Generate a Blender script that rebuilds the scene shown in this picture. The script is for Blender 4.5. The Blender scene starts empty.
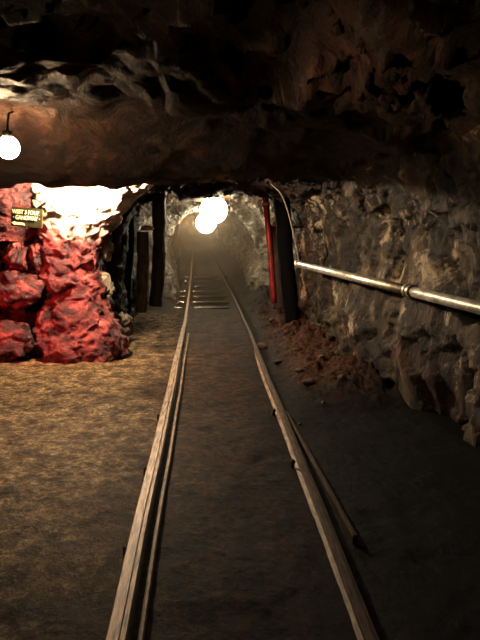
import bpy, bmesh, math, random
import numpy as np
from mathutils import Vector, Matrix, Euler

COL = bpy.context.scene.collection
rng = np.random.default_rng(7)
random.seed(7)

# ---------------------------------------------------------------- helpers
F = 676.0
CAM_Z = 1.5
VX, VY = 201.0, 225.0           # where the track vanishes in the photograph
YAW = math.atan((240 - VX) / F)
PITCH = math.atan((320 - VY) / F)
CAM_R = Euler((math.radians(90) - PITCH, 0, -YAW)).to_matrix()


def at(px, py, Y):
    """point at distance Y down the tunnel that is seen at pixel px, py"""
    d = CAM_R @ Vector(((px - 240) / F, (320 - py) / F, -1))
    return (d.x / d.y * Y, Y, CAM_Z + d.z / d.y * Y)


def hash3(i, j, k, s=0):
    h = (i.astype(np.int64) * 73856093) ^ (j.astype(np.int64) * 19349663) ^ (k.astype(np.int64) * 83492791) ^ (s * 2654435761 & 0x7fffffff)
    h = (h ^ (h >> 13)) * 1274126177 & 0x7fffffff
    h = (h ^ (h >> 15)) * 668265263 & 0x7fffffff
    h = h ^ (h >> 11)
    return (h & 0xffff) / 65535.0


def vnoise(P, s=0):
    I = np.floor(P).astype(np.int64)
    f = P - I
    f = f * f * f * (f * (f * 6 - 15) + 10)
    out = 0
    for a in (0, 1):
        for b in (0, 1):
            for c in (0, 1):
                w = (f[:, 0] if a else 1 - f[:, 0]) * (f[:, 1] if b else 1 - f[:, 1]) * (f[:, 2] if c else 1 - f[:, 2])
                out = out + w * hash3(I[:, 0] + a, I[:, 1] + b, I[:, 2] + c, s)
    return out * 2 - 1


def fbm(P, octaves=4, s=0, ridged=False):
    out = 0
    amp = 1.0
    tot = 0
    for o in range(octaves):
        n = vnoise(P * (2.03 ** o) + 17.3 * o, s + o)
        if ridged:
            n = 1 - 2 * np.abs(n)
        out = out + amp * n
        tot += amp
        amp *= 0.5
    return out / tot


def blocks(P, s=0, tilt=0.9):
    """fractured rock: every voronoi cell is a tilted facet of its own height"""
    I = np.floor(P).astype(np.int64)
    best = np.full(len(P), 9.0)
    val = np.zeros(len(P))
    for a in (-1, 0, 1):
        for b in (-1, 0, 1):
            for c in (-1, 0, 1):
                i, j, k = I[:, 0] + a, I[:, 1] + b, I[:, 2] + c
                C = np.stack([i + hash3(i, j, k, s + 1), j + hash3(i, j, k, s + 2), k + hash3(i, j, k, s + 3)], 1)
                D = P - C
                d = (D * D).sum(1)
                G = np.stack([hash3(i, j, k, s + 4), hash3(i, j, k, s + 5), hash3(i, j, k, s + 6)], 1) - .5
                v = (hash3(i, j, k, s + 7) - .5) + tilt * (D * G).sum(1)
                m = d < best
                best = np.where(m, d, best)
                val = np.where(m, v, val)
    return val


def crag(P, s=0, stretch=(1, 1, 1)):
    Q = P * np.array(stretch)
    W = Q + 0.25 * np.stack([fbm(Q * 1.7, 3, s + 50), fbm(Q * 1.7, 3, s + 60), fbm(Q * 1.7, 3, s + 70)], 1)
    return (0.55 * blocks(W * 1.6, s) + 0.30 * blocks(W * 4.0, s + 20) + 0.12 * blocks(W * 9.0, s + 40)
            + 0.22 * fbm(Q * 2.0, 5, s + 80, True))


def mesh_obj(name, verts, faces, mat, parent=None, smooth=True):
    me = bpy.data.meshes.new(name)
    me.from_pydata([tuple(map(float, v)) for v in verts], [], [tuple(int(i) for i in f) for f in faces])
    me.update()
    if smooth:
        for p in me.polygons:
            p.use_smooth = True
    if mat:
        me.materials.append(mat)
    o = bpy.data.objects.new(name, me)
    COL.objects.link(o)
    if parent:
        o.parent = parent
    return o


def tag(o, label=None, cat=None, group=None, kind=None):
    if label:
        o['label'] = label
    if cat:
        o['category'] = cat
    if group:
        o['group'] = group
    if kind:
        o['kind'] = kind
    return o


def empty(name, loc=(0, 0, 0), rot=(0, 0, 0)):
    o = bpy.data.objects.new(name, None)
    o.location = loc
    o.rotation_euler = rot
    COL.objects.link(o)
    return o


def grid_faces(nu, nv, wrap=False):
    f = []
    for i in range(nu - 1):
        for j in range(nv if wrap else nv - 1):
            a = i * nv + j
            b = i * nv + (j + 1) % nv
            f.append((a, b, b + nv, a + nv))
    return f


def catmull(pts, n):
    P = np.array(pts, float)
    P = np.vstack([2 * P[0] - P[1], P, 2 * P[-1] - P[-2]])
    m = len(P) - 3
    t = np.linspace(0, m - 1e-9, n)
    k = t.astype(int)
    u = (t - k)[:, None]
    a, b, c, d = P[k], P[k + 1], P[k + 2], P[k + 3]
    return 0.5 * (2 * b + (c - a) * u + (2 * a - 5 * b + 4 * c - d) * u * u + (3 * b - a - 3 * c + d) * u ** 3)


def tube(name, pts, radii, mat, parent=None, seg=16, n=None, bark=0.0, caps=True, seed=0):
    pts = np.array(pts, float)
    if n:
        R = np.interp(np.linspace(0, len(pts) - 1, n), range(len(pts)), radii if hasattr(radii, '__len__') else [radii] * len(pts))
        pts = catmull(pts, n)
    else:
        R = np.array(radii if hasattr(radii, '__len__') else [radii] * len(pts), float)
    T = np.gradient(pts, axis=0)
    T /= np.linalg.norm(T, axis=1)[:, None]
    up = np.array([0, 0, 1.0]) if abs(T[0][2]) < .8 else np.array([1.0, 0, 0])
    V = []
    for p, t, r in zip(pts, T, R):
        a = np.cross(t, up); a /= np.linalg.norm(a)
        b = np.cross(a, t)
        for k in range(seg):
            th = 2 * math.pi * k / seg
            V.append(p + r * (math.cos(th) * a + math.sin(th) * b))
    V = np.array(V)
    if bark:
        C = np.repeat(pts, seg, 0)
        N = V - C
        N /= np.linalg.norm(N, axis=1)[:, None] + 1e-9
        Q = V * np.array([22, 22, 4.0]) + seed * 7.1
        V = V + N * (bark * fbm(Q, 3, seed, True) + bark * 1.2 * fbm(V * 5 + seed, 2, seed + 4))[:, None]
    Fc = grid_faces(len(pts), seg, True)
    if caps:
        Fc.append(tuple(range(seg))[::-1])
        Fc.append(tuple(range((len(pts) - 1) * seg, len(pts) * seg)))
    return mesh_obj(name, V, Fc, mat, parent)


def profile_extrude(name, prof, path, mat, parent=None, closed=True, smooth=False, widths=None):
    """sweep an (offset x, z) profile along a path of (x, y, z) points"""
    path = np.array(path, float)
    T = np.gradient(path, axis=0)
    T /= np.linalg.norm(T, axis=1)[:, None]
    V = []
    for q, (p, t) in enumerate(zip(path, T)):
        side = np.array([t[1], -t[0], 0]); side /= np.linalg.norm(side)
        for (a, b) in prof:
            V.append(p + side * a * (widths[q] if widths is not None else 1) + np.array([0, 0, b]))
    n = len(prof)
    Fc = grid_faces(len(path), n, closed)
    if closed:
        Fc.append(tuple(range(n))[::-1])
        Fc.append(tuple(range((len(path) - 1) * n, len(path) * n)))
    return mesh_obj(name, V, Fc, mat, parent, smooth)


# ---------------------------------------------------------------- materials
def nt(name):
    m = bpy.data.materials.new(name)
    m.use_nodes = True
    t = m.node_tree
    return m, t, t.nodes['Principled BSDF']


def N(t, kind, **kw):
    n = t.nodes.new(kind)
    for k, v in kw.items():
        if k in n.inputs:
            n.inputs[k].default_value = v
        else:
            setattr(n, k, v)
    return n


def ramp(t, src, stops):
    r = t.nodes.new('ShaderNodeValToRGB')
    e = r.color_ramp.elements
    while len(e) < len(stops):
        e.new(0.5)
    for k, (p, c) in enumerate(stops):
        e[k].position = p
        e[k].color = (*c, 1) if len(c) == 3 else c
    t.links.new(src, r.inputs['Fac'])
    return r


def rock_mat(name, dark, mid, light, pale, scale=1.0, rough=0.55, bump=0.8, wet=0.5, pale_at=0.66, stretch=(1, 1, 1), tint=None, high=None, streak=None):
    m, t, b = nt(name)
    L = t.links.new
    geo = t.nodes.new('ShaderNodeNewGeometry')
    mp = t.nodes.new('ShaderNodeMapping')
    mp.inputs['Scale'].default_value = [s * scale for s in stretch]
    mp.inputs['Rotation'].default_value = (0.3, 0.45, 0.2)
    L(geo.outputs['Position'], mp.inputs['Vector'])
    n1 = N(t, 'ShaderNodeTexNoise', Scale=3.2, Detail=9.0, Roughness=0.68, Distortion=0.7)
    n2 = N(t, 'ShaderNodeTexNoise', Scale=1.3, Detail=5.0, Roughness=0.6, Distortion=1.2)
    n3 = N(t, 'ShaderNodeTexNoise', Scale=22.0, Detail=8.0, Roughness=0.75)
    vo = N(t, 'ShaderNodeTexVoronoi', Scale=7.0)
    vo.feature = 'DISTANCE_TO_EDGE'
    for n in (n1, n2, n3, vo):
        L(mp.outputs['Vector'], n.inputs['Vector'])
    r1 = ramp(t, n1.outputs['Fac'], [(0.38, dark), (0.50, mid), (0.60, light), (0.72, pale)])
    r2 = ramp(t, n2.outputs['Fac'], [(0.36, (0, 0, 0)), (pale_at, (1, 1, 1))])
    mx = N(t, 'ShaderNodeMix', data_type='RGBA', blend_type='MIX')
    L(r2.outputs['Color'], mx.inputs['Factor'])
    r1b = ramp(t, n3.outputs['Fac'], [(0.34, dark), (0.72, mid)])
    L(r1b.outputs['Color'], mx.inputs[6])
    L(r1.outputs['Color'], mx.inputs[7])
    last = mx.outputs[2]
    if tint:
        col, lo, hi = tint
        n4 = N(t, 'ShaderNodeTexNoise', Scale=1.1, Detail=4.0, Roughness=0.6)
        mp2 = t.nodes.new('ShaderNodeMapping')
        mp2.inputs['Location'].default_value = (5, 3, 9)
        L(geo.outputs['Position'], mp2.inputs['Vector'])
        L(mp2.outputs['Vector'], n4.inputs['Vector'])
        rr = ramp(t, n4.outputs['Fac'], [(lo, (0, 0, 0)), (hi, (1, 1, 1))])
        mz = N(t, 'ShaderNodeMix', data_type='RGBA', blend_type='MULTIPLY')
        L(rr.outputs['Color'], mz.inputs['Factor'])
        L(last, mz.inputs[6])
        mz.inputs[7].default_value = (*col, 1)
        last = mz.outputs[2]
    if streak:
        col, lo, hi, sc3 = streak
        mp3 = t.nodes.new('ShaderNodeMapping')
        mp3.inputs['Scale'].default_value = sc3
        mp3.inputs['Rotation'].default_value = (0.5, 0.1, 0.9)
        L(geo.outputs['Position'], mp3.inputs['Vector'])
        n5 = N(t, 'ShaderNodeTexNoise', Scale=2.2, Detail=11.0, Roughness=0.78, Distortion=0.6)
        L(mp3.outputs['Vector'], n5.inputs['Vector'])
        rs = ramp(t, n5.outputs['Fac'], [(lo, (0, 0, 0)), (hi, (1, 1, 1))])
        ms = N(t, 'ShaderNodeMix', data_type='RGBA', blend_type='MIX')
        L(rs.outputs['Color'], ms.inputs['Factor']); L(last, ms.inputs[6]); ms.inputs[7].default_value = (*col, 1)
        last = ms.outputs[2]
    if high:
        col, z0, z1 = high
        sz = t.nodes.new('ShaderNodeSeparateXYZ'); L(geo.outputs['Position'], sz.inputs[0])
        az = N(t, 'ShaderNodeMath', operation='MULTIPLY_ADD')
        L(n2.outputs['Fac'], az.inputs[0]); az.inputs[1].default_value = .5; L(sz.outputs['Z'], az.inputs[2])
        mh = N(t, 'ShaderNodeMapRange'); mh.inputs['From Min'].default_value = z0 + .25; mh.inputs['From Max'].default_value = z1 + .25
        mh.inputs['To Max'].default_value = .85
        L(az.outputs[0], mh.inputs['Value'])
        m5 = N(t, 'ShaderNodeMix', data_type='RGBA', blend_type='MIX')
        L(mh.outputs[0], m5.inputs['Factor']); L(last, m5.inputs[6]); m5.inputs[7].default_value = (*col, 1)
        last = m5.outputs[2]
    L(last, b.inputs['Base Color'])
    rr = ramp(t, n3.outputs['Fac'], [(0.35, (rough - .25 * wet,) * 3), (0.7, (min(1, rough + .25),) * 3)])
    L(rr.outputs['Color'], b.inputs['Roughness'])
    b.inputs['Specular IOR Level'].default_value = 0.5
    bp = N(t, 'ShaderNodeBump', Strength=bump, Distance=0.12)
    bp2 = N(t, 'ShaderNodeBump', Strength=bump * .8, Distance=0.03)
    L(n1.outputs['Fac'], bp.inputs['Height'])
    L(n3.outputs['Fac'], bp2.inputs['Height'])
    L(bp.outputs['Normal'], bp2.inputs['Normal'])
    L(bp2.outputs['Normal'], b.inputs['Normal'])
    return m


def simple_mat(name, c1, c2, scale=20, rough=0.5, metal=0.0, bump=0.2, stretch=(1, 1, 1), lo=.35, hi=.65, spec=.5):
    m, t, b = nt(name)
    L = t.links.new
    tc = t.nodes.new('ShaderNodeNewGeometry')
    mp = t.nodes.new('ShaderNodeMapping')
    mp.inputs['Scale'].default_value = stretch
    L(tc.outputs['Position'], mp.inputs['Vector'])
    n = N(t, 'ShaderNodeTexNoise', Scale=scale, Detail=6.0, Roughness=0.65)
    L(mp.outputs['Vector'], n.inputs['Vector'])
    r = ramp(t, n.outputs['Fac'], [(lo, c1), (hi, c2)])
    L(r.outputs['Color'], b.inputs['Base Color'])
    b.inputs['Roughness'].default_value = rough
    b.inputs['Metallic'].default_value = metal
    b.inputs['Specular IOR Level'].default_value = spec
    bp = N(t, 'ShaderNodeBump', Strength=bump, Distance=0.01)
    L(n.outputs['Fac'], bp.inputs['Height'])
    L(bp.outputs['Normal'], b.inputs['Normal'])
    return m


def glow_mat(name, col, strength):
    m, t, b = nt(name)
    b.inputs['Base Color'].default_value = (*col, 1)
    b.inputs['Emission Color'].default_value = (*col, 1)
    b.inputs['Emission Strength'].default_value = strength
    n = N(t, 'ShaderNodeTexNoise', Scale=30.0)
    r = ramp(t, n.outputs['Fac'], [(0.3, (.3, .3, .3)), (.7, (.35, .35, .35))])
    t.links.new(r.outputs['Color'], b.inputs['Roughness'])
    return m


M = {}
M['wall'] = rock_mat('rock_wall_right', (.007, .0045, .003), (.055, .036, .020), (.20, .145, .085), (.42, .34, .235), scale=1.25, stretch=(1, 1, .6),
                     tint=((1.0, .45, .36), .54, .66), bump=.9, streak=((.44, .35, .24), .55, .62, (1.3, 1.3, .65)))
M['wall_left'] = rock_mat('rock_wall_left', (.010, .007, .005), (.05, .036, .025), (.14, .10, .075), (.34, .29, .23), scale=1.1)
M['ceiling'] = rock_mat('rock_ceiling', (.006, .003, .002), (.045, .024, .012), (.12, .066, .034), (.24, .155, .09), scale=1.0, stretch=(1, .7, 1), bump=1.0, rough=.6, wet=.6,
                        tint=((1.0, .62, .45), .45, .6))
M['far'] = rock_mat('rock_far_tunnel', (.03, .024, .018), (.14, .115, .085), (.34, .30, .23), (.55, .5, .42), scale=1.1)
M['red'] = rock_mat('red_tinted_rock', (.010, .002, .002), (.08, .015, .012), (.22, .05, .04), (.40, .17, .14), scale=1.5, pale_at=.55, rough=.45)  # red of the hidden lamp put partly into the rock colour
M['red_lit_top'] = rock_mat('red_rock_lit_top', (.018, .003, .003), (.13, .022, .020), (.30, .065, .055), (.48, .19, .15), scale=1.6, pale_at=.56, rough=.45, high=((.55, .48, .38), 1.30, 1.6))  # paler top: glare of the bay lamp put into the colour
M['pale'] = rock_mat('pale_rock', (.08, .06, .04), (.25, .2, .14), (.45, .38, .28), (.7, .62, .5), scale=3)
M['coal'] = rock_mat('dark_rock', (.006, .005, .004), (.02, .015, .011), (.05, .038, .028), (.16, .13, .10), scale=1.4)
M['rubble'] = rock_mat('rubble_stone', (.03, .014, .010), (.10, .05, .035), (.22, .11, .08), (.34, .2, .15), scale=4)


def floor_mat():
    m, t, b = nt('gritty_mine_floor')
    L = t.links.new
    geo = t.nodes.new('ShaderNodeNewGeometry')
    n1 = N(t, 'ShaderNodeTexNoise', Scale=24.0, Detail=8.0, Roughness=0.8)
    n2 = N(t, 'ShaderNodeTexNoise', Scale=1.1, Detail=4.0, Roughness=0.6)
    n3 = N(t, 'ShaderNodeTexNoise', Scale=85.0, Detail=3.0, Roughness=0.7)
    for n in (n1, n2, n3):
        L(geo.outputs['Position'], n.inputs['Vector'])
    r1 = ramp(t, n1.outputs['Fac'], [(0.36, (.020, .011, .005)), (0.52, (.090, .054, .026)), (0.68, (.26, .175, .09))])
    n6 = N(t, 'ShaderNodeTexNoise', Scale=6.5, Detail=5.0, Roughness=0.7)
    L(geo.outputs['Position'], n6.inputs['Vector'])
    r6 = ramp(t, n6.outputs['Fac'], [(0.38, (.34, .30, .27)), (0.60, (1.25, 1.22, 1.15))])
    m6 = N(t, 'ShaderNodeMix', data_type='RGBA', blend_type='MULTIPLY'); m6.inputs['Factor'].default_value = 1
    L(r1.outputs['Color'], m6.inputs[6]); L(r6.outputs['Color'], m6.inputs[7])
    # lamp pool left of the track, shade towards the right wall, painted into colour
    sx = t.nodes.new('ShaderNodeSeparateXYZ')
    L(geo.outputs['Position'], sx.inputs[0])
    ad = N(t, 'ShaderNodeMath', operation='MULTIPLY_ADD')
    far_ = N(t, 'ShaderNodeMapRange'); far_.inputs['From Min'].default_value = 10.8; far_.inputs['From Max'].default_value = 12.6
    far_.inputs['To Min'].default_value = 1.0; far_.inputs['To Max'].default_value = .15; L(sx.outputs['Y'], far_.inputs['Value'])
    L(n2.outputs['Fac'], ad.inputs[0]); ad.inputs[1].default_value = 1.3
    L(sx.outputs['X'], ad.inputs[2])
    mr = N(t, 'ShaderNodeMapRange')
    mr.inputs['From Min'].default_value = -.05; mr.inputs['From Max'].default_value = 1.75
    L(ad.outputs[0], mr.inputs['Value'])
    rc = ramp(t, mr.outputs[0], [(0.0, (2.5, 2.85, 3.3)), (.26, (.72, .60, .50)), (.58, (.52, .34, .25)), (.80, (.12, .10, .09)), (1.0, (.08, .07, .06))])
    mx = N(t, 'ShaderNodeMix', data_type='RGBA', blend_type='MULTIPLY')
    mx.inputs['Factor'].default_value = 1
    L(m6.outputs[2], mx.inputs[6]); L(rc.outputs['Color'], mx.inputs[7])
    # rusty red earth along the foot of the right wall
    mrx = N(t, 'ShaderNodeMapRange'); mrx.inputs['From Min'].default_value = .75; mrx.inputs['From Max'].default_value = 1.1
    L(sx.outputs['X'], mrx.inputs['Value'])
    mry = N(t, 'ShaderNodeMapRange'); mry.inputs['From Min'].default_value = 5.4; mry.inputs['From Max'].default_value = 6.6
    L(sx.outputs['Y'], mry.inputs['Value'])
    mm = N(t, 'ShaderNodeMath', operation='MULTIPLY')
    L(mrx.outputs[0], mm.inputs[0]); L(mry.outputs[0], mm.inputs[1])
    rr = ramp(t, n1.outputs['Fac'], [(0.40, (.012, .006, .004)), (0.53, (.10, .042, .02)), (0.66, (.26, .12, .055))])
    my = N(t, 'ShaderNodeMix', data_type='RGBA', blend_type='MIX')
    L(mm.outputs[0], my.inputs['Factor']); L(mx.outputs[2], my.inputs[6]); L(rr.outputs['Color'], my.inputs[7])
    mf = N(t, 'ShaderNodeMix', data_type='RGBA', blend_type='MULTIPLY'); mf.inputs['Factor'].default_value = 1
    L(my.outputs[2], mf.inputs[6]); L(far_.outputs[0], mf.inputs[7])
    L(mf.outputs[2], b.inputs['Base Color'])
    b.inputs['Roughness'].default_value = .62
    b.inputs['Specular IOR Level'].default_value = .14
    bp = N(t, 'ShaderNodeBump', Strength=1.0, Distance=0.05)
    L(n1.outputs['Fac'], bp.inputs['Height'])
    bp2 = N(t, 'ShaderNodeBump', Strength=.7, Distance=0.014)
    L(n3.outputs['Fac'], bp2.inputs['Height'])
    L(bp.outputs['Normal'], bp2.inputs['Normal'])
    L(bp2.outputs['Normal'], b.inputs['Normal'])
    return m


M['floor'] = floor_mat()
M['rail'] = simple_mat('worn_rusty_steel', (.03, .016, .009), (.27, .175, .105), scale=14, rough=.55, metal=.25, stretch=(6, .5, 6), bump=.3, lo=.36, hi=.6)
M['rail_dark'] = simple_mat('dark_rusty_steel', (.025, .013, .007), (.10, .06, .036), scale=12, rough=.55, metal=.35, stretch=(6, .6, 6), bump=.3)
M['rail_shaded'] = simple_mat('shaded_rusty_steel', (.022, .012, .007), (.15, .092, .055), scale=14, rough=.6, metal=.2, stretch=(6, .5, 6), bump=.3, lo=.38, hi=.66)  # darker copy of the rail steel, shade on the right put into colour
M['rail_plank'] = simple_mat('muddy_rail_foot', (.07, .040, .022), (.24, .155, .09), scale=9, rough=.65, metal=.1, stretch=(5, .8, 5), bump=.4, lo=.38, hi=.6)
M['tie'] = simple_mat('wet_timber', (.006, .005, .004), (.06, .045, .034), scale=10, rough=.25, stretch=(.6, 5, 2), bump=.4)
M['wood'] = simple_mat('dark_timber', (.010, .007, .005), (.07, .045, .028), scale=8, rough=.7, stretch=(5, 5, .6), bump=.5)
M['black_wood'] = simple_mat('black_timber', (.001, .001, .001), (.005, .0035, .003), scale=8, spec=.15, rough=.9, stretch=(5, 5, .6), bump=.5)
M['brown_wood'] = simple_mat('brown_timber', (.035, .02, .012), (.22, .14, .085), scale=8, rough=.7, stretch=(5, 5, .8), bump=.5)
M['cut'] = simple_mat('pale_cut_timber', (.34, .24, .17), (.62, .5, .38), scale=20, rough=.7)
M['redpaint'] = simple_mat('red_painted_steel', (.05, .006, .004), (.34, .035, .022), scale=9, rough=.45, stretch=(2, 2, .5))
M['pipe'] = simple_mat('galvanised_steel', (.30, .27, .22), (.72, .68, .60), scale=26, rough=.38, metal=.6, stretch=(1, .35, 1), bump=.15)
M['cable'] = simple_mat('dusty_cable', (.16, .12, .085), (.30, .24, .17), scale=30, rough=.6)
M['black'] = simple_mat('black_metal', (.01, .01, .01), (.03, .028, .025), scale=30, rough=.5, metal=.4)
M['sign'] = simple_mat('dark_olive_sign_board', (.035, .028, .008), (.075, .06, .018), scale=20, rough=.6)
M['cream'] = simple_mat('cream_paint', (.80, .72, .42), (.95, .90, .66), scale=20, rough=.6, bump=0)

# ---------------------------------------------------------------- tunnel shell
#        Y     xl     zl    zlc   zc    zrc   xr    zr    floor-narrowing l / r
SEC = [(-2.0, -2.6, 2.05, 2.55, 2.9, 2.75, 2.3, 2.15, 0, 0),
       (1.0, -2.7, 2.05, 2.55, 2.9, 2.70, 2.25, 2.15, 0, 0),
       (2.6, -2.8, 2.05, 2.45, 2.95, 2.6, 2.15, 2.15, 0, 0),
       (3.6, -2.85, 2.05, 2.46, 2.75, 2.50, 2.05, 2.05, 0, 0),
       (4.20, -2.85, 2.05, 2.46, 2.40, 2.30, 1.95, 1.95, 0, 0),
       (4.60, -2.85, 2.05, 2.42, 2.24, 2.20, 1.90, 1.90, 0, 0),
       (4.85, -2.85, 2.05, 2.42, 2.44, 2.36, 1.88, 1.90, 0, 0),
       (5.3, -2.85, 2.00, 2.36, 2.38, 2.30, 1.80, 1.88, 0, 0),
       (6.3, -2.85, 1.65, 1.83, 1.90, 1.95, 1.62, 1.80, 0, 0),
       (6.6, -2.85, 1.75, 2.08, 2.06, 2.02, 1.60, 1.80, 0, 0),
       (7.4, -2.8, 1.95, 2.22, 2.12, 2.05, 1.55, 1.80, 0, 0),
       (8.2, -2.5, 1.95, 2.20, 2.12, 2.05, 1.52, 1.80, 0, 0),
       (8.8, -1.45, 1.85, 2.08, 2.08, 2.03, 1.50, 1.80, 0, 0),
       (10.0, -1.20, 1.80, 2.00, 2.05, 2.03, 1.45, 1.80, 0, 0),
       (12.2, -1.10, 1.65, 2.00, 2.05, 2.00, 1.45, 1.65, 0, 0),
       (13.4, -0.98, 1.55, 1.90, 1.98, 1.92, 1.40, 1.50, .15, .15),
       (13.9, -0.72, 1.38, 1.72, 1.86, 1.74, 1.18, 1.38, .25, .25),
       (16.0, -0.74, 1.45, 1.80, 1.92, 1.80, 1.25, 1.45, .25, .25),
       (22.0, -0.85, 1.6, 1.95, 2.0, 1.9, 1.3, 1.5, .15, .15),
       (32.0, -1.0, 1.6, 1.95, 2.05, 1.9, 1.3, 1.5, .1, .1),
       (44.0, -1.2, 1.6, 1.95, 2.05, 1.9, 1.1, 1.5, 0, 0)]


def section(s):
    Y, xl, zl, zlc, zc, zrc, xr, zr, nl, nr = s
    return [(xl + nl, Y, -.25), (xl + nl * .3, Y, .28 * zl), (xl - .08, Y, .62 * zl), (xl + .08, Y, zl),
            (xl * .55, Y, zlc), (0.12 * xr, Y, zc), (xr * .62, Y, zrc), (xr * .93, Y, zr),
            (xr + .08, Y, .68 * zr), (xr + .04 - nr * .3, Y, .32 * zr), (xr - nr, Y, -.25)]


K = np.array([section(s) for s in SEC], float)           # (ns, 11, 3)
NU = 300                                                   # points round the section
ring_keys = np.array([catmull(k, NU) for k in K])          # (ns, NU, 3)
ys = []
y = -2.0
while y < 44:
    ys.append(y)
    y += 0.028 if y < 10.5 and y > 2 else (0.06 if y < 18 else .16)
ys = np.array(ys)
Yk = np.array([s[0] for s in SEC])
# monotone (cosine) interpolation between key sections along the tunnel
idx = np.clip(np.searchsorted(Yk, ys, side='right') - 1, 0, len(Yk) - 2)
tt = (ys - Yk[idx]) / (Yk[idx + 1] - Yk[idx])
tt = (0.5 - 0.5 * np.cos(np.pi * np.clip(tt, 0, 1))) * .6 + .4 * tt
G = ring_keys[idx] * (1 - tt)[:, None, None] + ring_keys[idx + 1] * tt[:, None, None]
G[:, :, 1] = ys[:, None]
NV = len(ys)

dU = np.gradient(G, axis=1)
dV = np.gradient(G, axis=0)
NR = np.cross(dV, dU)
NR /= np.linalg.norm(NR, axis=2)[:, :, None] + 1e-9
cen = np.array([0.1, 0, 1.0])
flat = G.reshape(-1, 3)
toc = np.stack([0.1 - flat[:, 0], 0 * flat[:, 0], 1.0 - flat[:, 2]], 1)
NF = NR.reshape(-1, 3)
sgn = np.sign((NF * toc).sum(1))
sgn[sgn == 0] = 1
NF = NF * sgn[:, None]                                      # points into the tunnel

frac = np.tile(np.arange(NU) / (NU - 1), NV)
is_ceil = np.clip(1 - np.abs(frac - .48) / .26, 0, 1) ** .6
Yf = flat[:, 1]
amp = np.interp(Yf, [-2, 4, 4.4, 6.4, 7, 12, 14, 20, 44], [.34, .34, .2, .2, .30, .28, .20, .16, .2])
ledge = np.clip(1 - np.abs(Yf - 5.7) / .9, 0, 1) * is_ceil   # smooth slab of the low roof
amp = amp * (1 - .72 * ledge)
wl = np.clip((frac - .55) / .15, 0, 1)
amp = amp * (1 + .15 * wl * (Yf < 9))
d = crag(flat, 3, (1, .8, .8)) * amp
# extra swellings: (x, y, z, radius, push into the tunnel)
BUMPS = [(-1.15, 2.9, 2.45, .45, .25), (-.55, 3.2, 2.65, .30, .22), (.95, 3.6, 2.45, .40, .30), (1.55, 3.3, 2.2, .35, .22),
         (.63, 4.3, 2.25, .22, .12), (1.25, 4.6, 2.0, .25, .14), (1.75, 5.4, .6, .45, .18), (1.7, 4.4, 1.5, .4, .12), (1.5, 6.6, .5, .4, .12),
         (-.62, 4.55, 2.35, .22, -.06), (.2, 3.2, 3.0, .5, -.2)]
for bx, by, bz, br, ba in BUMPS:
    dd = ((flat - np.array([bx, by, bz])) ** 2).sum(1)
    d = d + ba * np.exp(-dd / (br * br))
flat = flat + NF * d[:, None]
Fq = np.array(grid_faces(NV, NU))
u_of = (Fq[:, 0] % NU) / (NU - 1)
v_of = Fq[:, 0] // NU
yy = ys[v_of]


def sub_sheet(name, mask, mat, label_kind='structure'):
    f = Fq[mask]
    used, inv = np.unique(f.ravel(), return_inverse=True)
    o = mesh_obj(name, flat[used], inv.reshape(-1, 4), mat)
    o['kind'] = label_kind
    return o


UL, UR = .30, .66
near = yy < 12.4
sub_sheet('wall_left', near & (u_of < UL), M['wall_left'])
sub_sheet('ceiling', near & (u_of >= UL) & (u_of < UR), M['ceiling'])
sub_sheet('wall_right', near & (u_of >= UR), M['wall'])
sub_sheet('wall_far_tunnel', (~near) & ((u_of < UL) | (u_of >= UR)), M['far'])
sub_sheet('ceiling_far_tunnel', (~near) & (u_of >= UL) & (u_of < UR), M['far'])
# rock face that closes the far end, and the one behind the viewer
for nm, Yp in (('wall_end', 43.6), ('wall_behind', -1.7)):
    n = 40
    xs, zs = np.meshgrid(np.linspace(-3.6, 3.2, n), np.linspace(-.6, 3.8, n), indexing='ij')
    P = np.stack([xs.ravel(), np.full(n * n, Yp), zs.ravel()], 1)
    P[:, 1] += .25 * crag(P, 9)
    o = mesh_obj(nm, P, grid_faces(n, n), M['coal'])
    o['kind'] = 'structure'

# ---------------------------------------------------------------- floor
def RXL(Y):
    return np.interp(Y, [0, 2.4, 3.3, 4.3, 5.4, 6.5, 8, 10, 13, 16, 22, 30, 44], [-.325, -.315, -.308, -.300, -.292, -.283, -.268, -.255, -.255, -.268, -.31, -.37, -.5])


def RXR(Y):
    return RXL(Y) + .925


def floor_h(x, Y):
    P = np.stack([x, Y, 0 * x], 1)
    h = .020 * fbm(P * 2.2, 3, 11) + .012 * fbm(P * 9, 4, 12) + .006 * fbm(P * 30, 2, 13)
    # rubble banked against the right wall
    r = np.clip((x - .78) / .8, 0, 1) * np.clip((Y - 5.3) / 1.0, 0, 1)
    h = h + r * (.20 + .26 * crag(P * 2.2, 15)) + np.clip((x - 1.1) / 1.0, 0, 1) * .05
    h = h + np.clip((-1.0 - x) / 1.5, 0, 1) * .03
    # bed between the sleepers sinks in the far tunnel
    far = np.clip((Y - 12.2) / .6, 0, 1)
    h = h - far * .05 + far * .20 * np.clip((np.abs(x - .15) - .62) / .4, 0, 1)
    # flangeway swept clear along the near rails
    for c in (RXL(Y), RXR(Y)):
        q = np.exp(-((x - c) / .12) ** 2)
        h = h * (1 - .85 * q) + np.interp(Y, [7, 10.5], [-.012, .034]) * q
    return h - .02


fx = np.concatenate([np.arange(-3.4, -1.8, .045), np.arange(-1.8, 1.9, .022), np.arange(1.9, 2.9, .045)])
fy = [-2.0]
while fy[-1] < 44:
    fy.append(fy[-1] + (.05 if fy[-1] < 1.8 else max(.022, .006 * fy[-1])))
fy = np.array(fy)
X, Yg = np.meshgrid(fx, fy, indexing='ij')
hz = floor_h(X.ravel(), Yg.ravel())
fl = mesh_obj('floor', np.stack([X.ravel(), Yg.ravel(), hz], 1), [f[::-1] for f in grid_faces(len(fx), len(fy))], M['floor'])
fl['kind'] = 'structure'


def ground(x, Y):
    return float(floor_h(np.array([x]), np.array([Y]))[0])


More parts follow.
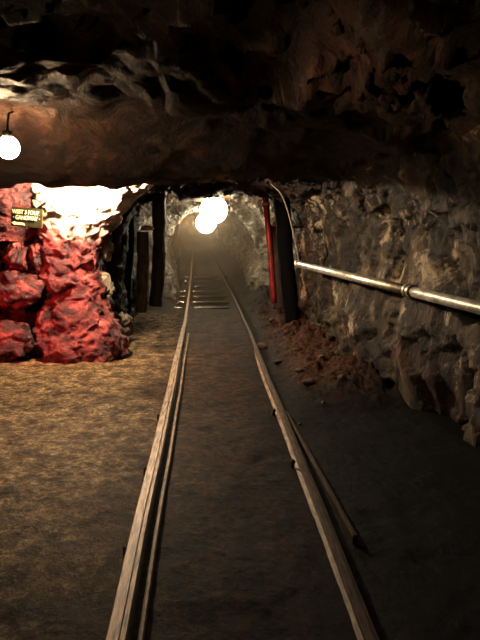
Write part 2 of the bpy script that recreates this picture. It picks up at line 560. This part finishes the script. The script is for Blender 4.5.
# ---------------------------------------------------------------- rails
def rail_path(c, y0, y1, step, wob=0.0, s=0, bend=0.0):
    out = []
    Y = y0
    while Y <= y1:
        w = wob * math.sin(Y * 1.3 + s) + wob * .6 * math.sin(Y * 3.1 + 2 * s)
        out.append((float(RXL(Y)) + c + w, Y, -.035 + .004 * math.sin(Y * .9 + s)))
        Y += step
    return out


def make_rail(x, s, label, foot_l, foot_r, head_w=1.0, head_mat='rail'):
    off = x
    x = float(RXL(2.0)) + x
    r = empty('steel_rail', (x, 2, 0))
    tag(r, label, 'rail', 'the two rails of the mine track')
    P = [(px - x, py - 2, pz) for px, py, pz in rail_path(off, .3, 41, .25, .003, s, .0008)]
    head = [(q * head_w, z) for q, z in [(-.037, .048), (-.040, .066), (-.033, .075), (.010, .075), (.014, .071), (.033, .070), (.040, .062), (.037, .048)]]
    web = [(-.008, .0), (-.008, .056), (.008, .056), (.008, .0)]
    foot = [(-foot_l, -.03), (-foot_l, .006), (-.012, .020), (.012, .020), (foot_r, .006), (foot_r, -.03)]
    profile_extrude('rail_head', head, P, M[head_mat], r, widths=[float(np.interp(p[1] + 2, [5, 12], [1, .62 / head_w ** .5])) for p in P])
    profile_extrude('rail_web', web, P, M['rail_dark'], r)
    profile_extrude('rail_foot', foot, P, M['rail_plank'], r)
    return r


rl = make_rail(0.0, 0.4, 'worn left rail of the track, broad and pale, running down the tunnel', .052, .040)
rr_ = make_rail(.925, 2.1, 'thin rusty right rail of the track, beside the rubble under the pipe', .036, .036, .66, 'rail_shaded')
# spikes that hold the rails down
for rail, ym, sd in ((rl, 2.98, -1), (rl, 4.02, -1), (rl, 5.2, -1), (rr_, 4.1, -1), (rr_, 5.3, -1)):
    xo = float(RXL(ym) - RXL(2.0))
    boulder_pts = [(xo + sd * .052, ym - 2, -.03), (xo + sd * .050, ym - 2, .006), (xo + sd * .046, ym - 2, .016), (xo + sd * .040, ym - 2, .020)]
    tube('spike', boulder_pts, [.010, .011, .017, .012], M['rail_dark'], rail, seg=8)

# narrow inner strip along the left rail (check rail) and stray bar beside the right one
ck = profile_extrude('check_rail', [(-.012, -.03), (-.012, .030), (-.006, .036), (.006, .036), (.012, .030), (.012, -.03)],
                     [(px + .085, py, pz + .012) for px, py, pz in rail_path(0.0, .3, 9.5, .25, .003, .4)], M['rail_plank'])
tag(ck, 'thin steel check rail lying just inside the broad left rail', 'check rail')
bar = profile_extrude('loose_rail', [(-.013, -.03), (-.013, .012), (-.008, .022), (.008, .022), (.013, .012), (.013, -.03)],
                      [(float(RXR(Yq)) + .045 + .075 * ((5.2 - Yq) / 2.2) ** 1.0, Yq, -.004) for Yq in np.arange(3.05, 5.3, .1)], M['rail_dark'])
tag(bar, 'short rusty rail length splaying away from the right rail', 'loose rail')

# sleepers, bare in the far tunnel
for i, Ys in enumerate([12.6, 13.5, 14.6, 15.7, 17.1, 18.6, 20.2]):
    w, dpt, h = 1.25 + .12 * random.random(), .24, .14
    bm = bmesh.new()
    bmesh.ops.create_cube(bm, size=1)
    bmesh.ops.scale(bm, vec=(w, dpt, h), verts=bm.verts)
    bmesh.ops.bevel(bm, geom=bm.edges[:], offset=.018, segments=2, affect='EDGES')
    bmesh.ops.subdivide_edges(bm, edges=[e for e in bm.edges if e.calc_length() > .3], cuts=10)
    for v in bm.verts:
        q = np.array([[v.co.x * 3 + i, v.co.y * 8, v.co.z * 8]])
        v.co.z += .012 * float(fbm(q, 2, i)[0])
    me = bpy.data.meshes.new('sleeper')
    bm.to_mesh(me); bm.free()
    me.materials.append(M['tie'])
    o = bpy.data.objects.new('sleeper', me)
    COL.objects.link(o)
    o.location = (.155 + random.uniform(-.03, .03), Ys, -.095)
    o.rotation_euler = (0, 0, random.uniform(-.03, .03))
    tag(o, 'wet dark wooden sleeper bared between the rails in the far tunnel', 'sleeper', 'bare sleepers in the far tunnel')


# ---------------------------------------------------------------- boulders
def boulder(name, c, size, mat, seed, label=None, cat='rock', rot=(0, 0, 0), n_planes=15, rough=.10, sub=5, group=None, sharp=9):
    r = np.random.default_rng(seed)
    bm = bmesh.new()
    bmesh.ops.create_icosphere(bm, subdivisions=sub, radius=1)
    V = np.array([v.co[:] for v in bm.verts])
    Fc = [[v.index for v in f.verts] for f in bm.faces]
    bm.free()
    D = V / np.linalg.norm(V, axis=1)[:, None]
    PN = r.normal(size=(n_planes, 3)); PN /= np.linalg.norm(PN, axis=1)[:, None]
    PD = r.uniform(.68, .98, n_planes)
    dots = np.maximum((D @ PN.T), 1e-3)
    inv = (dots / PD[None, :])
    soft = (inv ** sharp).sum(1) ** (1 / sharp)
    soft = np.maximum(soft, .75)
    V = D / soft[:, None]
    R = np.array(Euler(rot).to_matrix())
    V = (V * np.array(size)) @ R.T
    W = V + np.array(c)
    Nn = D
    V = V + ((Nn * (rough * (1.3 * crag(W * 2.2, seed) + .5 * fbm(W * 11, 3, seed)))[:, None]))
    o = mesh_obj(name, V, Fc, mat)
    o.location = c
    if label:
        tag(o, label, cat, group)
    return o


def outcrop(name, rows, yc, ry, mat, seed, label, cat='rock', amp=.12, nseg=150, nrow=190, rowpow=1):
    """upright mass of rock lofted through rows of (z, x0, x1, y shift)"""
    rows = np.array(rows, float)
    z = np.linspace(rows[0, 0], rows[-1, 0], nrow)
    x0 = np.interp(z, rows[:, 0], rows[:, 1]); x1 = np.interp(z, rows[:, 0], rows[:, 2]); sh = np.interp(z, rows[:, 0], rows[:, 3])
    k = np.ones(9) / 9
    sm = lambda a: np.convolve(np.pad(a, 4, 'edge'), k, 'valid')
    x0, x1, sh = sm(x0), sm(x1), sm(sh)
    th = np.linspace(0, 2 * np.pi, nseg, endpoint=False)
    cx, rx = (x0 + x1) / 2, (x1 - x0) / 2
    ct, st = np.cos(th), np.sin(th)
    sx = np.sign(ct) * np.abs(ct) ** .75
    sy = np.sign(st) * np.abs(st) ** .75
    P = np.stack([cx[:, None] + rx[:, None] * sx, (yc + sh)[:, None] + ry * sy[None, :] + 0 * cx[:, None], z[:, None] + 0 * sx], 2).reshape(-1, 3)
    Nn = np.tile(np.stack([ct, st, 0 * ct], 1), (nrow, 1))
    P = P + Nn * (amp * (1.2 * crag(P * 1.3, seed, (1, 1, .8)) + .35 * fbm(P * 9, 4, seed + 3)))[:, None]
    base = np.array([cx[0], yc, 0.0])
    f = grid_faces(nrow, nseg, True)
    o = mesh_obj(name, P - base, f, mat)
    o.location = base
    tag(o, label, cat)
    return o


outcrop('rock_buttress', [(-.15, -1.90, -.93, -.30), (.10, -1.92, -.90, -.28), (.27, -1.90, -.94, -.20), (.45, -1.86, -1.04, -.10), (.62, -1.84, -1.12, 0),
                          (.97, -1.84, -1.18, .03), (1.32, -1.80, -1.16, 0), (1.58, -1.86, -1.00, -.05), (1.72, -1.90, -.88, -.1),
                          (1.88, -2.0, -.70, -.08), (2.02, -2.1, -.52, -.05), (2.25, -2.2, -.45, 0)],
        8.15, .42, M['red_lit_top'], 21, 'tall red rock buttress with flared foot, its top glaring white under the roof', amp=.13)
outcrop('rock_outcrop', [(1.32, -2.75, -1.95, .1), (1.55, -2.8, -1.80, 0), (1.75, -2.8, -1.75, -.05), (2.1, -2.8, -1.7, -.05), (2.3, -2.8, -1.7, 0)],
        8.1, .40, M['red'], 31, 'pinkish rock face behind and above the small lettered sign', amp=.10, nrow=120)


def at_b(px0, px1, py0, py1, Y):
    a = at(px0, py0, Y); b = at(px1, py1, Y)
    return ((a[0] + b[0]) / 2, Y, (a[2] + b[2]) / 2), (abs(b[0] - a[0]) / 2, abs(a[2] - b[2]) / 2)


def px_boulder(px0, px1, py0, py1, Y, dy, mat, seed, label, rot=(0, 0, 0), grow=1.12, **kw):
    c, (hx, hz_) = at_b(px0, px1, py0, py1, Y)
    return boulder('boulder', c, (hx * grow, dy, hz_ * grow), mat, seed, label, rot=rot, **kw)


px_boulder(9, 33, 229, 278, 8.0, .28, M['red'], 41, 'upright rounded red boulder directly below the sign')
px_boulder(34, 52, 236, 292, 7.95, .22, M['red'], 42, 'slender red boulder wedged between the sign and the buttress', rot=(0, -.18, 0))
px_boulder(-14, 38, 270, 312, 7.75, .30, M['red'], 43, 'red slab tilted down to the right, middle of the pile at far left', rot=(0, .45, 0), grow=1.0)
px_boulder(-20, 30, 318, 352, 7.7, .30, M['red'], 44, 'low dark red boulder on the floor at the left edge')
px_boulder(-16, 8, 225, 276, 8.3, .28, M['coal'], 45, 'dark boulder in shadow left of the red ones')
px_boulder(30, 44, 296, 352, 8.3, .2, M['coal'], 46, 'dark filler rock in the shaded gap between the red slab and the buttress')  # dark rock added to stand for the shaded gap
px_boulder(96, 110, 236, 262, 8.2, .12, M['pale'], 47, 'pale stone lodged at the right shoulder of the buttress')
px_boulder(101, 112, 276, 305, 8.2, .12, M['pale'], 48, 'pale stone lodged low on the right flank of the buttress')
px_boulder(113, 132, 315, 330, 8.7, .10, M['pale'], 49, 'small pale rock on the floor right of the buttress foot')

# black rock mass between the buttress and the timbers
outcrop('dark_rock_mass', [(-.1, -1.6, -1.0, 0), (.8, -1.6, -1.08, 0), (1.5, -1.6, -1.02, 0), (1.9, -1.7, -.82, 0), (2.2, -1.8, -.7, 0)],
        9.3, .35, M['coal'], 61, 'black rock mass between the red buttress and the left timber post', amp=.12, nseg=110, nrow=120)

# stones of the rubble bank under the pipe
stones = [(322, 357, 5, 'pale', 'small pale stone on the red rubble below the pipe'),
          (323, 403, 4, 'pale', 'tiny pale stone at the near edge of the rubble'),
          (262, 348, 13, 'rubble', 'flat reddish stone lying right against the right rail'),
          (286, 335, 9, 'rubble', 'brown stone near the foot of the black post'),
          (300, 372, 10, 'rubble', 'dark brown stone in the middle of the rubble bank'),
          (310, 385, 15, 'red', 'broad red stone at the front of the rubble bank'),
          (342, 380, 11, 'rubble', 'brown stone at the foot of the right wall'),
          (278, 363, 8, 'coal', 'black stone beside the right rail, ahead of the red stone'),
          (330, 340, 9, 'rubble', 'brown stone high on the rubble bank against the wall'),
          (272, 322, 7, 'coal', 'black stone between the right rail and the posts'),
          (300, 425, 4, 'rubble', 'small brown stone alone on the dark floor')]
for k, (px, py, wpx, mt, lb) in enumerate(stones):
    # drop the view ray on to the bank
    best = None
    for Yq in np.arange(4.5, 14, .02):
        p = at(px, py, Yq)
        if p[2] <= ground(p[0], Yq):
            best = p; break
    if best is None:
        continue
    s = wpx / F * best[1] * .5
    o = boulder('stone', (best[0], best[1], ground(best[0], best[1]) + s * .25), (s * 1.1, s, s * .6), M[mt], 70 + k, lb, 'stone',
                rot=(0, 0, k * .7), rough=.01, sub=3)

# ---------------------------------------------------------------- timber sets
def log(name, p0, p1, r0, r1, mat, seed, label, cat='post', bark=.012):
    p0 = np.array(p0); p1 = np.array(p1)
    mid = (p0 + p1) / 2 + np.array([.02 * math.sin(seed), .015, 0])
    e = empty(name, tuple(p0))
    tag(e, label, cat)
    tube('shaft', [np.zeros(3), mid - p0, p1 - p0], [r0, (r0 + r1) / 2, r1], mat, e, seg=22, n=40, bark=bark, seed=seed)
    return e


def pp(px, py, Y):
    return at(px, py, Y)


# right side, from the track outwards
e = empty('red_pole', pp(274, 303, 9.9)); tag(e, 'thin red painted steel pole, leaning, left of the posts on the right', 'pole')
b0 = np.array(pp(274, 303, 9.9)); t0 = np.array(pp(265, 196, 9.9))
tube('shaft', [np.zeros(3), (t0 - b0) * .5 + np.array([.01, 0, 0]), t0 - b0], .045, M['redpaint'], e, seg=14, n=24, bark=.003)
pc = (t0 - b0) * .93
o = tube('collar', [pc * .985, pc * 1.015], .060, M['cut'], e, seg=14); o['label'] = 'pale worn collar'
e = log('timber_post', pp(281, 308, 10.5), pp(276, 226, 10.5), .11, .10, M['wood'], 5, 'short dark timber post with a pale cut top, beside the red pole')
d3 = np.array(pp(276, 226, 10.5)) - np.array(pp(281, 308, 10.5))
o = boulder('cut_end', tuple(d3), (.125, .11, .085), M['cut'], 88, rough=.01, sub=3); o.parent = e; o['label'] = 'pale splintered top'
log('timber_post', pp(293, 322, 9.6), pp(281, 196, 9.9), .095, .115, M['black_wood'], 6, 'tall black timber post leaning at the end of the pipe')
# left side
e = log('timber_post', pp(141, 312, 10.2), pp(143, 232, 10.2), .085, .09, M['brown_wood'], 7, 'short brown timber post with a pale cut top on the left side')
d3 = np.array(pp(146, 228, 10.2)) - np.array(pp(141, 312, 10.2))
o = boulder('cut_end', tuple(d3), (.10, .09, .045), M['cut'], 89, rough=.01, sub=3); o.parent = e; o['label'] = 'pale splintered top'
log('timber_post', pp(156, 306, 10.9), pp(159, 196, 10.9), .10, .10, M['wood'], 8, 'tall dark timber post nearest the track on the left side')
log('timber_post', pp(122, 316, 9.9), pp(128, 192, 9.9), .10, .11, M['black_wood'], 9, 'tall black timber post farthest left, next to the black rock')
log('roof_timber', pp(150, 195, 12.7), pp(272, 193, 12.7), .10, .10, M['brown_wood'], 10, 'rough round roof timber lying across the tops of the posts', 'beam')

# ---------------------------------------------------------------- pipe
pA = np.array(pp(298, 264, 8.4)); pB = np.array(pp(480, 308, 8.4 * 39 / 83.0))
dirp = (pB - pA) / np.linalg.norm(pB - pA)
pEnd = pB + dirp * 1.6
L = np.linalg.norm(pEnd - pA)
e = empty('wall_pipe', tuple(pA)); tag(e, 'long galvanised steel pipe running along the right rock wall', 'pipe')
tc_ = np.linalg.norm(np.array(pp(407, 291, 8.4 * 39 / 66.0)) - pA)
RP = .040
tube('pipe_length', [dirp * 0, dirp * tc_ * .5, dirp * tc_], RP, M['pipe'], e, seg=28)
tube('pipe_length', [dirp * tc_, dirp * (tc_ + L) * .5, dirp * L], RP, M['pipe'], e, seg=28)
cp = tube('coupling', [dirp * (tc_ - .055), dirp * (tc_ - .054), dirp * (tc_ - .022), dirp * (tc_ - .020), dirp * (tc_ + .020), dirp * (tc_ + .022), dirp * (tc_ + .054), dirp * (tc_ + .055)],
          [RP, RP * 1.32, RP * 1.32, RP * 1.08, RP * 1.08, RP * 1.32, RP * 1.32, RP], M['pipe'], e, seg=28)
bt = tube('clamp_bolt', [dirp * (tc_ - .07) + np.array([-.01, 0, -.052]), dirp * (tc_ + .07) + np.array([-.01, 0, -.052])], .009, M['black'], cp, seg=8)
tube('end_collar', [dirp * 0, dirp * .05], RP * 1.25, M['pipe'], e, seg=28)
o = tube('hanger', [dirp * (tc_ - .1) + np.array([-.02, 0, -.047]), dirp * (tc_ - .1) + np.array([.12, 0, -.045]), dirp * (tc_ - .1) + np.array([.45, 0, -.02])], .008, M['black'], e, seg=8)

# cable looping down to the pipe end
cb = [pp(262, 175, 8.6), pp(271, 184, 8.55), pp(281, 194, 8.5), pp(288, 212, 8.45), pp(293, 232, 8.4), pp(297, 250, 8.38), pp(299, 262, 8.38)]
o0 = np.array(cb[-1])
cab = tube('cable', [np.array(p) - o0 for p in cb], .010, M['cable'], None, seg=8, n=60)
cab.location = o0
tag(cab, 'thin drooping cable hanging from the roof to the end of the pipe', 'cable')

# ---------------------------------------------------------------- sign
sc_ = np.array(pp(27, 217.5, 7.45))
sg = empty('mine_sign', tuple(sc_), (0, 0, math.radians(-6)))
tag(sg, 'small dark sign with two rows of cream lettering on the rock', 'sign')
sg.rotation_euler = (0, math.radians(5), math.radians(-8))
w, h = .345, .205


def box(name, c, s, mat, parent, bev=.004):
    bm = bmesh.new()
    bmesh.ops.create_cube(bm, size=1)
    bmesh.ops.scale(bm, vec=s, verts=bm.verts)
    bmesh.ops.bevel(bm, geom=bm.edges[:], offset=bev, segments=2, affect='EDGES')
    me = bpy.data.meshes.new(name); bm.to_mesh(me); bm.free()
    me.materials.append(mat)
    o = bpy.data.objects.new(name, me); COL.objects.link(o)
    o.location = c; o.parent = parent
    return o


box('board', (0, 0, 0), (w, .02, h), M['sign'], sg)


def text(name, body, c, size, parent, sx=1.0):
    cu = bpy.data.curves.new(name, 'FONT')
    cu.body = body
    cu.size = size
    cu.align_x = 'CENTER'; cu.align_y = 'CENTER'
    cu.extrude = .002
    cu.offset = .0022
    tmp = bpy.data.objects.new(name, cu)
    COL.objects.link(tmp)
    dg = bpy.context.evaluated_depsgraph_get()
    me = bpy.data.meshes.new_from_object(tmp.evaluated_get(dg))
    bpy.data.objects.remove(tmp)
    me.materials.clear(); me.materials.append(M['cream'])
    o = bpy.data.objects.new(name, me); COL.objects.link(o)
    o.rotation_euler = (math.radians(90), 0, 0)
    o.location = c; o.scale = (sx, 1, 1); o.parent = parent
    return o


text('lettering', 'WEST 3 FOUR', (-.012, -.013, .052), .060, sg, .80)
text('lettering', '· GANGWAY ·', (0, -.013, -.008), .060, sg, .78)
# pale arrow in the lower left corner
ar = [(-.165, -.066), (-.125, -.048), (-.125, -.058), (-.03, -.060), (-.015, -.084), (-.125, -.084), (-.125, -.094)]
V = [(x, -.0105, z) for x, z in ar] + [(x, -.0145, z) for x, z in ar]
n = len(ar)
Fc = [tuple(range(n, 2 * n))] + [(k, (k + 1) % n, n + (k + 1) % n, n + k) for k in range(n)]
mesh_obj('arrow', V, Fc, M['cream'], sg, smooth=False)

# ---------------------------------------------------------------- lamps
def ball(name, c, r, mat, parent, sub=4, sc=(1, 1, 1)):
    bm = bmesh.new()
    bmesh.ops.create_icosphere(bm, subdivisions=sub, radius=r)
    bmesh.ops.scale(bm, vec=sc, verts=bm.verts)
    me = bpy.data.meshes.new(name); bm.to_mesh(me); bm.free()
    for p in me.polygons:
        p.use_smooth = True
    me.materials.append(mat)
    o = bpy.data.objects.new(name, me); COL.objects.link(o)
    o.location = c; o.parent = parent
    return o


def lamp(c, r, mat, label, rod, tilt=0):
    e = empty('mine_lamp', c)
    tag(e, label, 'lamp')
    ball('glowing_globe', (0, 0, 0), r, mat, e)
    tube('socket', [(0, 0, r * .85), (0, 0, r * .9), (0, 0, r * 1.35), (0, 0, r * 1.5)], [r * .45, r * .5, r * .45, r * .2], M['black'], e, seg=16)
    tube('cord', [(0, 0, r * 1.45), (0, rod * .3, r * 1.6 + rod * .6), (0, rod * .9, r * 1.7 + rod * .7)], .008, M['black'], e, seg=6)
    return e


WARM = (1.0, .68, .38)
lamp(at(8, 147.5, 5.2), .083, glow_mat('lamp_glow_near', (1.0, .74, .46), 260), 'round glowing lamp hanging from the roof at the left edge', .20)
lamp((-1.18, 7.25, 1.985), .040, glow_mat('lamp_glow_bay', (1.0, .84, .62), 9000), 'small glaring lamp tucked behind the roof slab above the red buttress', .10)
lamp(at(214, 210, 12.0), .235, glow_mat('lamp_glow_far', (1.0, .86, .62), 60), 'larger upper lamp of the two glaring over the far track', .03)
lamp(at(206, 223, 14.6), .215, glow_mat('lamp_glow_farther', (1.0, .86, .62), 70), 'lower left lamp of the two glaring over the far track', .15)


def light(kind, name, loc, energy, col, size=.05, target=None, spot=None, blend=.5):
    d = bpy.data.lights.new(name, kind)
    d.energy = energy
    d.color = col
    if kind == 'AREA':
        d.size = size
    else:
        d.shadow_soft_size = size
    if spot:
        d.spot_size = math.radians(spot); d.spot_blend = blend
    o = bpy.data.objects.new(name, d)
    COL.objects.link(o)
    o.location = loc
    if target is not None:
        o.rotation_euler = (Vector(target) - Vector(loc)).to_track_quat('-Z', 'Y').to_euler()
    return o


lp = at(8, 147.5, 5.2)
light('SPOT', 'near_lamp_downlight', (lp[0], lp[1], lp[2] - .1), 165, (1.0, .80, .58), .04, (lp[0] + .25, 4.5, 0), 70, .6)
light('SPOT', 'near_lamp_sidelight', (lp[0] + .1, lp[1], lp[2]), 85, WARM, .05, (1.6, 5.7, .6), 62, .9)
light('SPOT', 'red_floodlight', (-2.45, 6.4, .9), 170, (1.0, .04, .06), .06, (-1.6, 8.0, .55), 75, .6)
light('SPOT', 'side_bay_fill', (-2.0, 3.1, 1.45), 75, WARM, .04, (-1.05, 3.1, 2.45), 62, .6)  # unseen fill, added to brighten the roof at top left
light('SPOT', 'side_bay_fill_across', (-2.0, 3.3, 1.5), 330, WARM, .04, (.92, 3.75, 2.2), 24, .7)  # second unseen fill, added for the rock at upper right
light('SPOT', 'posts_fill', (-.3, 1.2, 2.0), 170, (1.0, .72, .45), .05, (.2, 10.2, 1.15), 21, .5)  # added fill spot that brightens the posts, no fixture here
light('POINT', 'deep_tunnel_fill', (-.45, 18.5, 1.55), 60, WARM, .08)  # unseen fill light added to brighten the far tunnel
light('POINT', 'deeper_tunnel_fill', (-.5, 27, 1.55), 90, WARM, .08)  # another added light without a fixture, lifts the tunnel's deep end
light('SPOT', 'overhead_fill', (-.3, 1.2, 2.3), 11, WARM, .12, (-.25, 3.0, 0), 80, .9)  # weak overhead fill added for the near track, no fixture

# ---------------------------------------------------------------- world, camera
w_ = bpy.data.worlds.new('mine_dark')
bpy.context.scene.world = w_
w_.use_nodes = True
bg = w_.node_tree.nodes['Background']
bg.inputs['Color'].default_value = (.5, .35, .22, 1)
bg.inputs['Strength'].default_value = .004
# thin mist added beyond the timber posts, standing in mostly for lens glow
wt = w_.node_tree
hv = N(wt, 'ShaderNodeVolumePrincipled', Anisotropy=.3)
hv.inputs['Color'].default_value = (.9, .8, .65, 1)
hg = wt.nodes.new('ShaderNodeNewGeometry')
hs = wt.nodes.new('ShaderNodeSeparateXYZ')
wt.links.new(hg.outputs['Position'], hs.inputs[0])
hr = N(wt, 'ShaderNodeMapRange')
hr.inputs['From Min'].default_value = 10.5; hr.inputs['From Max'].default_value = 11.5
hr.inputs['To Min'].default_value = 0; hr.inputs['To Max'].default_value = .028
wt.links.new(hs.outputs['Y'], hr.inputs['Value'])
wt.links.new(hr.outputs[0], hv.inputs['Density'])
wt.links.new(hv.outputs[0], wt.nodes['World Output'].inputs['Volume'])

cam_d = bpy.data.cameras.new('camera')
cam = bpy.data.objects.new('camera', cam_d)
COL.objects.link(cam)
cam_d.sensor_fit = 'VERTICAL'
cam_d.sensor_height = 36
cam_d.lens = 36 * F / 640
cam_d.clip_start = .05
cam.location = (0, 0, CAM_Z)
cam.rotation_euler = (math.radians(90) - PITCH, 0, -YAW)
bpy.context.scene.camera = cam
vs = bpy.context.scene.view_settings
vs.view_transform = 'Standard'
vs.look = 'None'
vs.exposure = 0
vs.gamma = 0.80
